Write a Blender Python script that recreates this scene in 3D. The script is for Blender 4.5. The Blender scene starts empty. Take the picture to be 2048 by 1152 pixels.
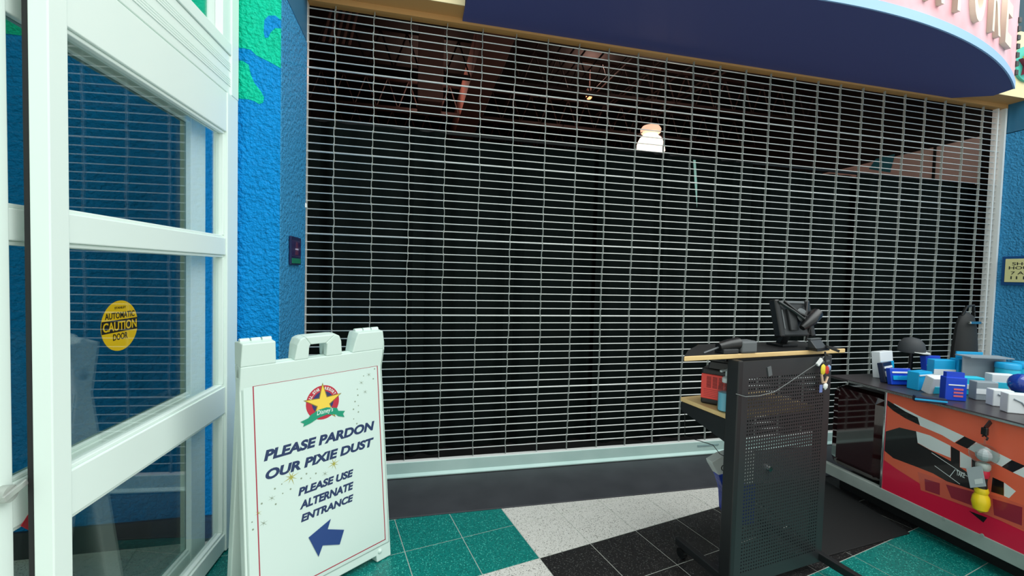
import bpy, bmesh, math, random
from mathutils import Vector, Matrix
random.seed(7)
S = bpy.context.scene
COL = S.collection
PI = math.pi

# ------------------------------------------------------------------ camera
CAM = Vector((0.5009, -2.8905, 1.3707))
YAW, PITCH, ROLL, FPX = -0.2253, -0.0354, 0.0267, 856.57
cy_, sy_, cp_, sp_ = math.cos(YAW), math.sin(YAW), math.cos(PITCH), math.sin(PITCH)
FWD = Vector((-sy_*cp_, cy_*cp_, sp_))
r0 = Vector((cy_, sy_, 0)); u0 = r0.cross(FWD)
RGT = math.cos(ROLL)*r0 + math.sin(ROLL)*u0
UPV = -math.sin(ROLL)*r0 + math.cos(ROLL)*u0
cam_d = bpy.data.cameras.new('camera'); cam = bpy.data.objects.new('camera', cam_d); COL.objects.link(cam)
M = Matrix.Identity(4)
for i in range(3):
    M[i][0], M[i][1], M[i][2], M[i][3] = RGT[i], UPV[i], -FWD[i], CAM[i]
cam.matrix_world = M
cam_d.sensor_width = 36.0; cam_d.lens = FPX*36.0/2048.0; cam_d.clip_start = 0.02; cam_d.clip_end = 100
S.camera = cam

# ------------------------------------------------------------------ world, added overhead fill, exposure
W = bpy.data.worlds.new('world'); S.world = W; W.use_nodes = True
bg = W.node_tree.nodes['Background']
bg.inputs[0].default_value = (0.93, 1.0, 0.975, 1); bg.inputs[1].default_value = 0.85
sk = bpy.data.lights.new('overhead_fill', 'AREA'); sk.shape = 'RECTANGLE'; sk.size = 8; sk.size_y = 5  # invented overhead area light, added to brighten floor and upward faces
sk.energy = 420; sk.color = (0.95, 1.0, 0.98)
sko = bpy.data.objects.new('overhead_fill', sk); COL.objects.link(sko)
sko.location = (4.2, -3.8, 6.0); sko.rotation_euler = (0, math.radians(16), 0)
S.view_settings.view_transform = 'Standard'; S.view_settings.look = 'None'
S.view_settings.gamma = 1.0; S.view_settings.use_curve_mapping = False
S.view_settings.exposure = 0.15

# ------------------------------------------------------------------ helpers
def ray(px, py):
    return FWD + RGT*((px-1024)/FPX) - UPV*((py-576)/FPX)
def on(px, py, n, p0):
    n = Vector(n); d = ray(px, py)
    return CAM + d*((Vector(p0)-CAM).dot(n)/d.dot(n))
def atY(px, py, Y): return on(px, py, (0, 1, 0), (0, Y, 0))
def atX(px, py, X): return on(px, py, (1, 0, 0), (X, 0, 0))
def atZ(px, py, Z): return on(px, py, (0, 0, 1), (0, 0, Z))

def s2l(c): return c/12.92 if c <= 0.04045 else ((c+0.055)/1.055)**2.4
def hexc(h, k=1.0): return tuple(min(0.95, k*s2l(int(h[i:i+2], 16)/255)) for i in (0, 2, 4)) + (1,)

MATS = {}
def mat(name, h, rough=0.5, metal=0.0, spec=0.5, k=1.0, emit=None, estr=0, noise=None, bump=None, coat=0.0):
    if name in MATS: return MATS[name]
    m = bpy.data.materials.new(name); m.use_nodes = True; nt = m.node_tree
    b = nt.nodes['Principled BSDF']; c = hexc(h, k)
    b.inputs['Base Color'].default_value = c; b.inputs['Roughness'].default_value = rough
    b.inputs['Metallic'].default_value = metal; b.inputs['Specular IOR Level'].default_value = spec
    b.inputs['Coat Weight'].default_value = coat
    if emit:
        b.inputs['Emission Color'].default_value = hexc(emit); b.inputs['Emission Strength'].default_value = estr
    tc = nt.nodes.new('ShaderNodeTexCoord')
    if noise:                                   # (scale, amount, second hex)
        n = nt.nodes.new('ShaderNodeTexNoise'); n.inputs['Scale'].default_value = noise[0]; n.inputs['Detail'].default_value = 5
        nt.links.new(tc.outputs['Object'], n.inputs['Vector'])
        rp = nt.nodes.new('ShaderNodeValToRGB'); rp.color_ramp.elements[0].position = 0.5-noise[1]/2; rp.color_ramp.elements[1].position = 0.5+noise[1]/2
        rp.color_ramp.elements[0].color = c; rp.color_ramp.elements[1].color = hexc(noise[2], k)
        nt.links.new(n.outputs['Fac'], rp.inputs['Fac']); nt.links.new(rp.outputs['Color'], b.inputs['Base Color'])
    if bump:                                    # (scale, strength, distance)
        n = nt.nodes.new('ShaderNodeTexNoise'); n.inputs['Scale'].default_value = bump[0]; n.inputs['Detail'].default_value = 2
        nt.links.new(tc.outputs['Object'], n.inputs['Vector'])
        bp = nt.nodes.new('ShaderNodeBump'); bp.inputs['Strength'].default_value = bump[1]; bp.inputs['Distance'].default_value = bump[2]
        nt.links.new(n.outputs['Fac'], bp.inputs['Height']); nt.links.new(bp.outputs['Normal'], b.inputs['Normal'])
    MATS[name] = m; return m

def terrazzo(name, base, fleck, fleck2, scale=160, thr=0.42, rough=0.35):
    m = bpy.data.materials.new(name); m.use_nodes = True; nt = m.node_tree; b = nt.nodes['Principled BSDF']
    tc = nt.nodes.new('ShaderNodeTexCoord'); oi = nt.nodes.new('ShaderNodeObjectInfo')
    ad = nt.nodes.new('ShaderNodeVectorMath'); ad.operation = 'ADD'
    sc = nt.nodes.new('ShaderNodeVectorMath'); sc.operation = 'SCALE'; sc.inputs['Scale'].default_value = 3.7
    nt.links.new(oi.outputs['Location'], sc.inputs[0])
    nt.links.new(tc.outputs['Object'], ad.inputs[0]); nt.links.new(sc.outputs[0], ad.inputs[1])
    v = nt.nodes.new('ShaderNodeTexVoronoi'); v.inputs['Scale'].default_value = scale
    nt.links.new(ad.outputs[0], v.inputs['Vector'])
    sp = nt.nodes.new('ShaderNodeSeparateColor'); nt.links.new(v.outputs['Color'], sp.inputs['Color'])
    rp = nt.nodes.new('ShaderNodeValToRGB'); rp.color_ramp.interpolation = 'CONSTANT'
    e = rp.color_ramp.elements; e[0].position = 0; e[0].color = hexc(base); e[1].position = thr; e[1].color = hexc(fleck)
    e2 = e.new(thr+(1-thr)*0.55); e2.color = hexc(base); e3 = e.new(0.93); e3.color = hexc(fleck2)
    nt.links.new(sp.outputs['Red'], rp.inputs['Fac'])
    nt.links.new(rp.outputs['Color'], b.inputs['Base Color'])
    b.inputs['Roughness'].default_value = rough
    MATS[name] = m; return m

def glass(name, tint, ior, rough=0.0):
    m = bpy.data.materials.new(name); m.use_nodes = True; nt = m.node_tree
    for n in list(nt.nodes): nt.nodes.remove(n)
    o = nt.nodes.new('ShaderNodeOutputMaterial'); mx = nt.nodes.new('ShaderNodeMixShader')
    t = nt.nodes.new('ShaderNodeBsdfTransparent'); t.inputs['Color'].default_value = (*tint, 1)
    g = nt.nodes.new('ShaderNodeBsdfGlossy'); g.inputs['Roughness'].default_value = rough
    g.inputs['Color'].default_value = (1, 1, 1, 1)
    f = nt.nodes.new('ShaderNodeFresnel'); ge = nt.nodes.new('ShaderNodeNewGeometry'); mi = nt.nodes.new('ShaderNodeMix')
    mi.inputs[2].default_value = ior; mi.inputs[3].default_value = 1.0/ior      # same reflectance at both faces of the sheet
    nt.links.new(ge.outputs['Backfacing'], mi.inputs[0]); nt.links.new(mi.outputs[0], f.inputs['IOR'])
    nt.links.new(f.outputs[0], mx.inputs[0]); nt.links.new(t.outputs[0], mx.inputs[1]); nt.links.new(g.outputs[0], mx.inputs[2])
    nt.links.new(mx.outputs[0], o.inputs['Surface']); MATS[name] = m; return m

def tag(o, label=None, cat=None, group=None, kind=None):
    if label: o['label'] = label
    if cat: o['category'] = cat
    if group: o['group'] = group
    if kind: o['kind'] = kind
    return o
def link(name, mesh, m, parent=None):
    o = bpy.data.objects.new(name, mesh); COL.objects.link(o)
    if m is not None and not mesh.materials: mesh.materials.append(m)
    if parent: o.parent = parent
    return o
def empty(name, loc=(0, 0, 0), rz=0.0, label=None, cat=None, group=None, kind=None, mw=None):
    o = bpy.data.objects.new(name, None); COL.objects.link(o); o.empty_display_size = 0.05
    o.location = loc; o.rotation_euler = (0, 0, rz)
    if mw is not None: o.matrix_world = mw
    return tag(o, label, cat, group, kind)

class MB:
    def __init__(s): s.v = []; s.f = []
    def box(s, x0, x1, y0, y1, z0, z1):
        b = len(s.v)
        s.v += [Vector(p) for p in ((x0,y0,z0),(x1,y0,z0),(x1,y1,z0),(x0,y1,z0),(x0,y0,z1),(x1,y0,z1),(x1,y1,z1),(x0,y1,z1))]
        s.f += [tuple(b+i for i in q) for q in ((3,2,1,0),(4,5,6,7),(0,1,5,4),(1,2,6,5),(2,3,7,6),(3,0,4,7))]
        return s
    def bar(s, p, q, w, h, up=(0, 0, 1)):
        p, q = Vector(p), Vector(q); d = (q-p).normalized(); sd = d.cross(Vector(up))
        if sd.length < 1e-4: sd = d.cross(Vector((1, 0, 0)))
        sd.normalize(); u = sd.cross(d); b = len(s.v)
        for c in (p, q):
            for a, e in ((-1,-1),(1,-1),(1,1),(-1,1)): s.v.append(c+sd*a*w/2+u*e*h/2)
        s.f += [tuple(b+i for i in t) for t in ((0,1,2,3),(7,6,5,4),(0,4,5,1),(1,5,6,2),(2,6,7,3),(3,7,4,0))]
        return s
    def prism(s, pts, vec):
        pts = [Vector(p) for p in pts]; vec = Vector(vec); n = len(pts); b = len(s.v)
        nr = Vector((0, 0, 0))
        for i in range(n): nr += pts[i].cross(pts[(i+1) % n])
        if nr.dot(vec) < 0: pts = pts[::-1]
        s.v += pts + [p+vec for p in pts]
        s.f += [tuple(range(b+n-1, b-1, -1)), tuple(range(b+n, b+2*n))]
        s.f += [(b+i, b+(i+1) % n, b+n+(i+1) % n, b+n+i) for i in range(n)]
        return s
    def tube(s, pts, r, n=8, radii=None):
        pts = [Vector(p) for p in pts]; b = len(s.v); k = len(pts); prev = None
        for i, p in enumerate(pts):
            t = (pts[min(i+1, k-1)]-pts[max(i-1, 0)]).normalized()
            if prev is None:
                a = t.cross(Vector((0, 0, 1)))
                if a.length < 1e-3: a = t.cross(Vector((0, 1, 0)))
            else: a = prev - t*prev.dot(t)
            a.normalize(); prev = a; c = t.cross(a); rr = radii[i] if radii else r
            for j in range(n):
                an = 2*PI*j/n; s.v.append(p+(a*math.cos(an)+c*math.sin(an))*rr)
        for i in range(k-1):
            for j in range(n):
                s.f.append((b+i*n+j, b+(i+1)*n+j, b+(i+1)*n+(j+1) % n, b+i*n+(j+1) % n))
        s.f += [tuple(b+j for j in range(n)), tuple(b+(k-1)*n+j for j in range(n-1, -1, -1))]
        return s
    def lathe(s, prof, n=20, o=(0, 0, 0), sx=1.0, sy=1.0):
        b = len(s.v); k = len(prof); o = Vector(o)
        for r, z in prof:
            for j in range(n):
                an = 2*PI*j/n; s.v.append(o+Vector((r*sx*math.cos(an), r*sy*math.sin(an), z)))
        for i in range(k-1):
            for j in range(n):
                s.f.append((b+i*n+j, b+i*n+(j+1) % n, b+(i+1)*n+(j+1) % n, b+(i+1)*n+j))
        s.f += [tuple(b+j for j in range(n-1, -1, -1)), tuple(b+(k-1)*n+j for j in range(n))]
        return s
    def xf(s, M): s.v = [M @ v for v in s.v]; return s
    def mesh(s, name, m=None):
        me = bpy.data.meshes.new(name); me.from_pydata([tuple(v) for v in s.v], [], s.f)
        bm = bmesh.new(); bm.from_mesh(me); bmesh.ops.recalc_face_normals(bm, faces=bm.faces); bm.to_mesh(me); bm.free()
        if m: me.materials.append(m)
        return me
    def build(s, name, m, parent=None, smooth=False, bevel=0.0, seg=2):
        me = s.mesh(name, m)
        if smooth:
            for p in me.polygons: p.use_smooth = True
            try: me.set_sharp_from_angle(angle=math.radians(40))
            except Exception: pass
        o = link(name, me, None, parent)
        if bevel:
            md = o.modifiers.new('bevel', 'BEVEL'); md.width = bevel; md.segments = seg; md.limit_method = 'ANGLE'; md.angle_limit = math.radians(35)
        return o
def B(*a): return MB().box(*a)

def text_mesh(body, width, height, depth=0.0006, shear=0.0, bold=0.0, halign='LEFT'):
    cu = bpy.data.curves.new('lettering', 'FONT'); cu.body = body; cu.shear = shear; cu.offset = bold; cu.extrude = 0.02; cu.resolution_u = 4
    cu.fill_mode = 'BOTH'
    ob = bpy.data.objects.new('lettering', cu); COL.objects.link(ob)
    dg = bpy.context.evaluated_depsgraph_get(); dg.update()
    me = bpy.data.meshes.new_from_object(ob.evaluated_get(dg))
    bpy.data.objects.remove(ob); bpy.data.curves.remove(cu)
    xs = [v.co.x for v in me.vertices]; ys = [v.co.y for v in me.vertices]
    x0, x1, y0, y1 = min(xs), max(xs), min(ys), max(ys)
    kx = width/(x1-x0); ky = height/(y1-y0)
    for v in me.vertices:
        x = (v.co.x-x0)*kx
        if halign == 'CENTER': x -= width/2
        v.co = Vector((x, (v.co.y-y0)*ky, depth if v.co.z > 0 else 0.0))
    me.materials.clear()
    return me
def frame_mat(o, right, up):
    r = Vector(right).normalized(); u = Vector(up).normalized(); n = r.cross(u); M = Matrix.Identity(4)
    for i in range(3): M[i][0], M[i][1], M[i][2], M[i][3] = r[i], u[i], n[i], Vector(o)[i]
    return M
def put_mesh(name, me, m, M, parent=None):
    me.transform(M); me.materials.append(m); return link(name, me, None, parent)

# ------------------------------------------------------------------ materials
white = mat('white_aluminium', 'eaf8f0', 0.35)
whitep = mat('white_plastic', 'd6e8df', 0.45)
signw = mat('sign_face', 'cfe2da', 0.4)
black = mat('black_rubber', '0c0c0d', 0.6)
cartm = mat('cart_steel', '26292b', 0.42)
cartd = mat('cart_dark_steel', '191a1c', 0.45)
blue = mat('bright_blue_stucco', '0090dc', 0.55, bump=(55, 0.9, 0.02), noise=(30, 0.5, '0084ca'), spec=0.15)
green = mat('green_stucco', '00cda4', 0.55, bump=(55, 0.9, 0.02), noise=(30, 0.5, '00bd96'), spec=0.15)
slate = mat('slate_blue_stucco', '3f98cc', 0.6, bump=(60, 0.9, 0.02), noise=(25, 0.5, '358abc'), spec=0.2)
slates = mat('slate_blue_smooth', '2a6c8e', 0.5)
tan = mat('tan_paint', 'c8955a', 0.6); cream = mat('cream_paint', 'f2dfae', 0.6)
navy = mat('navy_soffit', '474d86', 0.6); bandm = mat('light_blue_band', '90b8e4', 0.5)
pinkf = mat('pink_fascia', 'e8bcc6', 0.55, noise=(3.5, 0.25, 'eaa6ae')); darkteal = mat('dark_teal_wall', '14404f', 0.6)
letterm = mat('letter_cream', 'e8dcc6', 0.45)
alu = mat('grille_aluminium', 'f0f2ef', 0.35, metal=0.1); chainm = mat('link_steel', 'aab0ab', 0.45, metal=0.1)
alub = mat('galvanised_bar', 'bcd6d0', 0.4, metal=0.1, noise=(4, 0.5, 'a9c8c2'), bump=(9, 0.1, 0.01))
strip = mat('charcoal_threshold', '3c3d42', 0.55, noise=(6, 0.4, '323338'))
curt = mat('black_drape', '0d1413', 0.95, spec=0.1)
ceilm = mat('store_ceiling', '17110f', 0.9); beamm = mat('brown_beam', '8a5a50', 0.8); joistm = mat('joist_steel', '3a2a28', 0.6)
pinkw = mat('pink_store_wall', 'e6c6bc', 0.7); teal = mat('teal_paint', '1f7f90', 0.6)
wood = mat('birch_edge', 'eac98f', 0.5, noise=(14, 0.5, 'dcb87c'))
steel = mat('brushed_steel', 'b8c2bc', 0.4, metal=0.15, noise=(5, 0.5, '98a29c'))
chrome = mat('chrome', 'd8dcdc', 0.12, metal=1.0)
grey = mat('grey_plastic', '5c6062', 0.5); dgrey = mat('dark_grey_plastic', '2b2d2f', 0.4); blk = mat('black_plastic', '131415', 0.35)
red = mat('red_print', 'a83848', 0.5); navyp = mat('navy_print', '20345c', 0.5); navya = mat('navy_arrow', '1c3f7c', 0.5)
gold = mat('gold_print', 'a8a548', 0.5); greyp = mat('grey_print', '8b9a86', 0.5)
grout = mat('grout', 'b4b8b0', 0.8)
t_teal = terrazzo('teal_terrazzo', '0c7c74', '0a645f', '46b3a4', 260)
t_white = terrazzo('white_terrazzo', 'd8d6d0', 'c6c4bd', '6f6f6a', 280)
t_black = terrazzo('black_terrazzo', '1c1b1c', '262424', '5e5e5c', 300, 0.5)
pane_f = glass('clear_pane', (0.975, 0.985, 0.985), 1.66)
pane_r = glass('tinted_pane', (0.50, 0.57, 0.53), 1.12)

# ------------------------------------------------------------------ floor and tiles
fl = B(-5, 9, -9, -0.0, -0.08, -0.0012).build('floor', grout); tag(fl, kind='structure')
AN, OX, OY, SZ = 0.2063, 0.7681, -0.7343, 0.2933
ca, sa = math.cos(AN), math.sin(AN)
tm = {}
for nm, m in (('teal', t_teal), ('white', t_white), ('black', t_black)):
    tm[nm] = B(-SZ/2+.002, SZ/2-.002, -SZ/2+.002, SZ/2-.002, -0.02, 0.0).mesh('tile', m)
for i in range(-9, 16):
    for j in range(-12, 6):
        u, v = (i+.5)*SZ, (j+.5)*SZ
        x, y = OX+u*ca-v*sa, OY+u*sa+v*ca
        if not (-1.3 < x < 4.6 and -2.7 < y < -0.38): continue
        if j >= -1: k = 'teal' if i < 1 else 'white'
        elif j >= -3: k = 'white' if i < 1 else 'black'
        else: k = 'teal' if i >= 1 else 'white'
        if x < -0.42: k = 'white'
        t = link('tile', tm[k], None, fl); t.location = (x, y, 0); t.rotation_euler = (0, 0, AN)
o = B(-0.16, 5.74, -0.505, -0.0, -0.003, 0.007).build('trim_threshold', strip, bevel=0.004); tag(o, kind='structure')
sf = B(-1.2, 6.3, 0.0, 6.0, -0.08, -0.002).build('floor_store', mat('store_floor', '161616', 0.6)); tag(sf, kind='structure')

# ------------------------------------------------------------------ walls
wl = B(-4.5, -0.162, -0.52, -0.06, 0, 4.6).build('wall_front', blue); tag(wl, kind='structure')
B(-4.5, -0.36, -0.535, -0.52, 0, 0.125).build('base_strip', strip, wl)
def wallpoly(name, zpts, m, proud):
    pts = [atY(360+a/5.235, b/5.235, -0.52) for a, b in zpts]
    pts = [Vector((min(max(p.x, -0.36), -0.1625), -0.52, p.z)) for p in pts]
    return MB().prism(pts, (0, -proud, 0)).build(name, m, wl)
wallpoly('green_paint', [(600,-900),(1075,-900),(1068,300),(1060,715),(960,660),(870,615),(800,580),(740,520),(665,505),(600,500)], green, 0.0012)
wallpoly('blue_paint', [(880,290),(885,210),(930,165),(1000,165),(1068,215),(1068,300),(1000,295),(950,340),(925,395),(890,400),(878,340)], blue, 0.0018)
wallpoly('green_paint', [(600,630),(660,640),(720,680),(740,780),(780,870),(850,960),(880,1020),(870,1075),(830,1090),(780,1060),(720,1040),(600,1030)], green, 0.0012)
B(-3.5, -0.362, -0.5212, -0.52, 2.36, 4.6).build('green_paint', green, wl)
wr = B(-0.1625, -0.158, -0.52, -0.012, 0, 2.735).build('wall_left', slate); tag(wr, kind='structure')
B(-0.1625, -0.159, -0.52, -0.012, 2.743, 3.02).build('upper_panel', slates, wr)
wR = B(5.745, 6.1, -2.4, 0.0, 0, 2.755).build('wall_right', slate); tag(wR, kind='structure')
B(5.748, 6.1, -2.4, 0.0, 2.763, 3.02).build('upper_panel', slates, wR)
# lintel and wall above
lt = B(-0.16, 5.80, -0.16, 0.08, 3.02, 3.58).build('trim_lintel', tan); tag(lt, kind='structure')
B(-0.16, 5.80, -0.165, -0.16, 3.02, 3.58).build('face_board', cream, lt)
B(-0.16, 5.745, -0.03, 0.03, 2.985, 3.02).build('track_cover', tan, lt)
o = B(-0.16, 6.1, -0.10, 0.10, 3.58, 4.6).build('wall_upper', darkteal); tag(o, kind='structure')

# ------------------------------------------------------------------ store interior
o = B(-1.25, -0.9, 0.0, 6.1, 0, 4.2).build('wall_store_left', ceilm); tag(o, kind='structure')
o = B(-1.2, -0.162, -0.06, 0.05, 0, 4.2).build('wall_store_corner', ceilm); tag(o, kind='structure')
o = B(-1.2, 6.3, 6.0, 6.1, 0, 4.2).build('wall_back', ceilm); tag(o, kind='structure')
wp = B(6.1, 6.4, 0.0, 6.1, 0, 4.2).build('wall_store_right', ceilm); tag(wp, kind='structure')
B(6.09, 6.1, 0.36, 6.0, 0, 2.885).build('pink_panel', pinkw, wp)
p = [atX(q[0], q[1], 6.085) for q in ((1738,338),(1752,318),(1790,308),(1780,345))]
MB().prism(p, (-0.004, 0, 0)).build('teal_paint', teal, wp)
yb = atX(1868, 330, 6.085).y
B(6.08, 6.09, yb-.012, yb+.012, 0, 2.885).build('panel_joint', ceilm, wp)
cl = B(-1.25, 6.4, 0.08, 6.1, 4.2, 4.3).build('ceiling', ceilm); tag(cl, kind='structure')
B(1.10, 1.40, 0.5, 5.9, 3.6, 4.0).build('beam', beamm, cl)
for yj in (1.12, 2.13, 3.35, 4.6):
    for x0, x1 in ((-0.9, 1.09), (1.41, 6.09)):
        b = MB(); b.box(x0, x1, yj-.03, yj+.03, 3.58, 3.62); b.box(x0, x1, yj-.03, yj+.03, 3.98, 4.02)
        n = int((x1-x0)/0.28)
        for k in range(n):
            xa = x0+(x1-x0)*k/n; xb = x0+(x1-x0)*(k+.5)/n; xc = x0+(x1-x0)*(k+1)/n
            b.tube([(xa, yj, 3.6), (xb, yj, 4.0)], .01, 5); b.tube([(xb, yj, 4.0), (xc, yj, 3.6)], .01, 5)
        b.build('joist', joistm, cl)
for k in range(12):
    x = 1.7+k*0.2+random.uniform(-.05, .05); z = 3.66+random.uniform(0, .25)
    MB().tube([(x, 0.4, z), (x, 5.9, z)], 0.011, 6).build('conduit', joistm, cl)
B(0.5, 0.75, 1.5, 1.9, 3.05, 4.2).build('duct', beamm, cl, bevel=.01)
b = MB()
for k in range(5): b.tube([(-0.25+.05*k, .9, 3.2), (-0.2+.05*k, .95, 3.5), (-0.1+.06*k, 1.0, 4.2)], .012, 6)
b.build('cable_bundle', beamm, cl, smooth=True)

def pleat(x0, x1, y, ztop, n):
    b = MB(); N = n*8; th = .006; rows = (0.0, 0.6, 1.2, 1.8, ztop)
    ph = random.uniform(0, 6)
    for side in (0, 1):
        for zi, z in enumerate(rows):
            for k in range(N+1):
                t = k/N; a = 0.035*(0.55+0.45*math.sin(1.7*t*n+ph))
                b.v.append(Vector((x0+(x1-x0)*t, y+a*math.sin(2*PI*t*n+0.4*math.sin(3*t*n+ph)+0.15*z)+side*th, z+0.003)))
    w = N+1; R = len(rows); off = R*w
    for s in (0, 1):
        for zi in range(R-1):
            for k in range(N):
                q = [s*off+zi*w+k, s*off+zi*w+k+1, s*off+(zi+1)*w+k+1, s*off+(zi+1)*w+k]
                b.f.append(tuple(q))
    for k in range(N):
        b.f.append((k, k+1, off+k+1, off+k)); t = (R-1)*w; b.f.append((t+k, t+k+1, off+t+k+1, off+t+k))
    for zi in range(R-1):
        for e in (0, N): b.f.append((zi*w+e, (zi+1)*w+e, off+(zi+1)*w+e, off+zi*w+e))
    return b
edges = [-0.79, 0.62, 2.02, 3.27, 4.62, 6.02]
for k in range(5):
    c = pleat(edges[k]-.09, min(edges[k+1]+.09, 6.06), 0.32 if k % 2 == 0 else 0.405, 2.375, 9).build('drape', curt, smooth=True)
    tag(c, ('leftmost of the five black drape panels behind the rolling grille', 'second black drape panel from the left behind the rolling grille',
            'middle one of the five black drape panels, below the glass pendant lamp', 'fourth black drape panel from the left, behind the tablet on the cart',
            'rightmost of the five black drape panels, in front of the pink wall')[k], 'curtain', 'black drapes behind the grille')
rod = MB().tube([(-0.88, .365, 2.395), (6.05, .365, 2.395)], .014, 8).build('drape_pole', cartd, smooth=True)
tag(rod, 'long thin dark pole carrying the black drapes behind the grille', 'curtain rod')
# pale strips just in front of the drapes
for (pa, pb, w_, lab) in (((1389,320),(1394,415),.022,'thin pale strip in front of the drape right below the glowing lamp'),
                          ((612,226),(610,290),.02,'short pale strip at the left end of the drapes')):
    a, b_ = atY(pa[0], pa[1], .282), atY(pb[0], pb[1], .282)
    o = MB().prism([a+Vector((-w_/2,0,0)), a+Vector((w_/2,0,0)), (a+b_)/2+Vector((w_*.6,0,0)), b_, (a+b_)/2+Vector((-w_*.4,0,0))], (0,.004,0)).build('drape_strip', mat('pale_strip', 'a8dccf', .3))
    tag(o, lab, 'strip')
# pendant lamp
lc = Vector((3.34, 2.0, 2.9))
pl = empty('pendant_lamp', (3.34, 2.0, 2.9), 0, 'glowing white glass pendant lamp hanging above the black drapes inside the shop', 'lamp')
frost = mat('lit_glass', 'ffe6d2', .4, emit='ffd8c0', estr=2.2)
MB().lathe([(.165,.01),(.18,.03),(.172,.08),(.15,.15),(.13,.19),(.10,.215)], 24).build('shade', frost, pl, smooth=True)
MB().lathe([(.09,.235),(.12,.26),(.125,.30),(.10,.335),(.05,.345)], 24).build('collar', mat('lit_collar', 'f4ccb4', .4, emit='ffc8a8', estr=0.9), pl, smooth=True)
MB().tube([(0,0,.345),(0,0,1.3)], .008, 6).build('stem', joistm, pl)
MB().tube([(-.19,0,.03),(-.19,0,.2),(0,0,.345),(.19,0,.2),(.19,0,.03)], .006, 6).build('wire_guard', joistm, pl)
ll = bpy.data.lights.new('pendant_glow', 'POINT'); ll.energy = 14; ll.color = (1, .72, .58); ll.shadow_soft_size = .15
lo = bpy.data.objects.new('pendant_glow', ll); COL.objects.link(lo); lo.location = (3.34, 2.0, 2.8)
# track spotlights; the left one is added in place of a bright reflection
for (px, py, Y, lab) in ((868,222,3.2,'small warm spotlight added in place of a bright reflection at the left behind the grille'),
                         (1178,192,2.6,'small warm ceiling spotlight between brown beam and glass pendant lamp'),
                         (1452,133,1.3,'small ceiling spotlight under the dark blue canopy, right of the pendant lamp')):
    p = atY(px, py, Y)
    sp = empty('spotlight', p, 0, lab, 'lamp')
    MB().tube([(0,0,0),(.03,.06,.10)], .045, 12).build('can', joistm, sp, smooth=True)
    MB().tube([(-.006,-.012,-.02),(0,0,0)], .04, 12).build('lens', mat('lit_lens', 'ffc8a0', .4, emit='ff9a66', estr=2.5), sp, smooth=True)
    MB().tube([(.03,.06,.10),(.03,.06,4.2-p.z)], .008, 6).build('stem', joistm, sp)
    l2 = bpy.data.lights.new('spot_glow', 'POINT'); l2.energy = 9; l2.color = (1, .6, .48); l2.shadow_soft_size = .05
    q = bpy.data.objects.new('spot_glow', l2); COL.objects.link(q); q.location = p+Vector((-.05,-.15,.25))

# ------------------------------------------------------------------ rolling grille
gr = empty('rolling_grille', (2.78, 0, 0), 0, 'wide closed rolling grille of thin aluminium rods and vertical link chains', 'security grille')
ZT4, PIT, CW = 1.0743, 0.0508, 0.2286
rt = MB().tube([(-2.945,0,0),(2.935,0,0)], .0036, 6).mesh('rod', alu)
rT = MB().tube([(-2.945,0,0),(2.935,0,0)], .0054, 6).mesh('rod', alu)
for me in (rt, rT):
    for p in me.polygons: p.use_smooth = True
for m in range(-18, 38):
    o = link('rod', rT if m % 10 == 0 else rt, None, gr); o.location = (0, 0, ZT4+PIT*m)
for n in range(25):
    b = MB(); x = CW*n-2.78; ph = random.uniform(0, 6); wob = .003 if n < 6 else .002
    for m in range(-19, 38):
        z0 = ZT4+PIT*m; z1 = min(z0+PIT, 2.985)
        def wx(z): return wob*math.sin(z*7+ph)+wob*.6*math.sin(z*19+ph*2)
        off = .0018 if m % 2 else -.0018
        b.bar((x+off+wx(z0), 0, max(z0-.008, .095)), (x+off+wx(z1), 0, min(z1+.008, 2.985)), .018, .0026, up=(1, 0, 0))
    b.build('link_chain', chainm, gr)
bb = MB().prism([(-2.95,-.030,.098),(-2.95,.02,.098),(-2.95,.02,.0095),(-2.95,-.052,.0095),(-2.95,-.052,.016),(-2.95,-.034,.03)], (5.89, 0, 0)).build('bottom_bar', alub, gr)
B(-2.95, 2.94, -.02, .01, .095, .104).build('bar_lip', alu, gr)
B(-2.94, 2.93, -.060, .015, .0072, .0094).build('gap_shade_strip', black, gr)  # black strip standing in for the shaded gap under the bar
xl = atY(1395, 897, -.034).x-2.78; xr = atY(1437, 894, -.034).x-2.78
B(xl, xr, -.036, -.033, .066, .078).build('maker_label', mat('label_grey', '8aa6a6', .5), bb)
B(-2.955, -2.938, -.02, .03, .008, 2.985).build('guide_rail', alu, gr)
B(2.88, 2.895, -.01, .03, .008, 2.985).build('guide_rail', alu, gr)
B(2.94, 2.962, -.03, .03, .008, 2.985).build('guide_rail', alu, gr)

# ------------------------------------------------------------------ marquee canopy
mq = empty('marquee_sign', (3.04, -0.17, 3.0), 0, 'curved shop marquee with navy underside, light blue rim and raised cream letters on pink', 'shop sign')
CXm, CYm, RM = 0.0, 4.463+0.17, 5.273     # local
a_end = math.asin(2.262/RM); NA = 48
def arc(r, a): return Vector((r*math.sin(a), CYm-r*math.cos(a), 0))
outl = [arc(RM, -a_end+2*a_end*k/NA) for k in range(NA+1)] + [Vector((2.28, .01, 0)), Vector((2.0, .145, 0)), Vector((-2.262, .145, 0))]
MB().prism([v+Vector((0,0,0.0)) for v in outl], (0,0,.03)).build('soffit', navy, mq)
def arcwall(r0, r1, z0, z1):
    b = MB()
    for k in range(NA+1):
        a = -a_end+2*a_end*k/NA; p, q = arc(r0, a), arc(r1, a)
        for (c, z) in ((p, z0), (q, z0), (q, z1), (p, z1)): b.v.append(Vector((c.x, c.y, z)))
    for k in range(NA):
        for j in range(4): b.f.append((4*k+j, 4*k+(j+1) % 4, 4*k+4+(j+1) % 4, 4*k+4+j))
    b.f += [(0,1,2,3), (4*NA+3,4*NA+2,4*NA+1,4*NA)]
    return b
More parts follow.
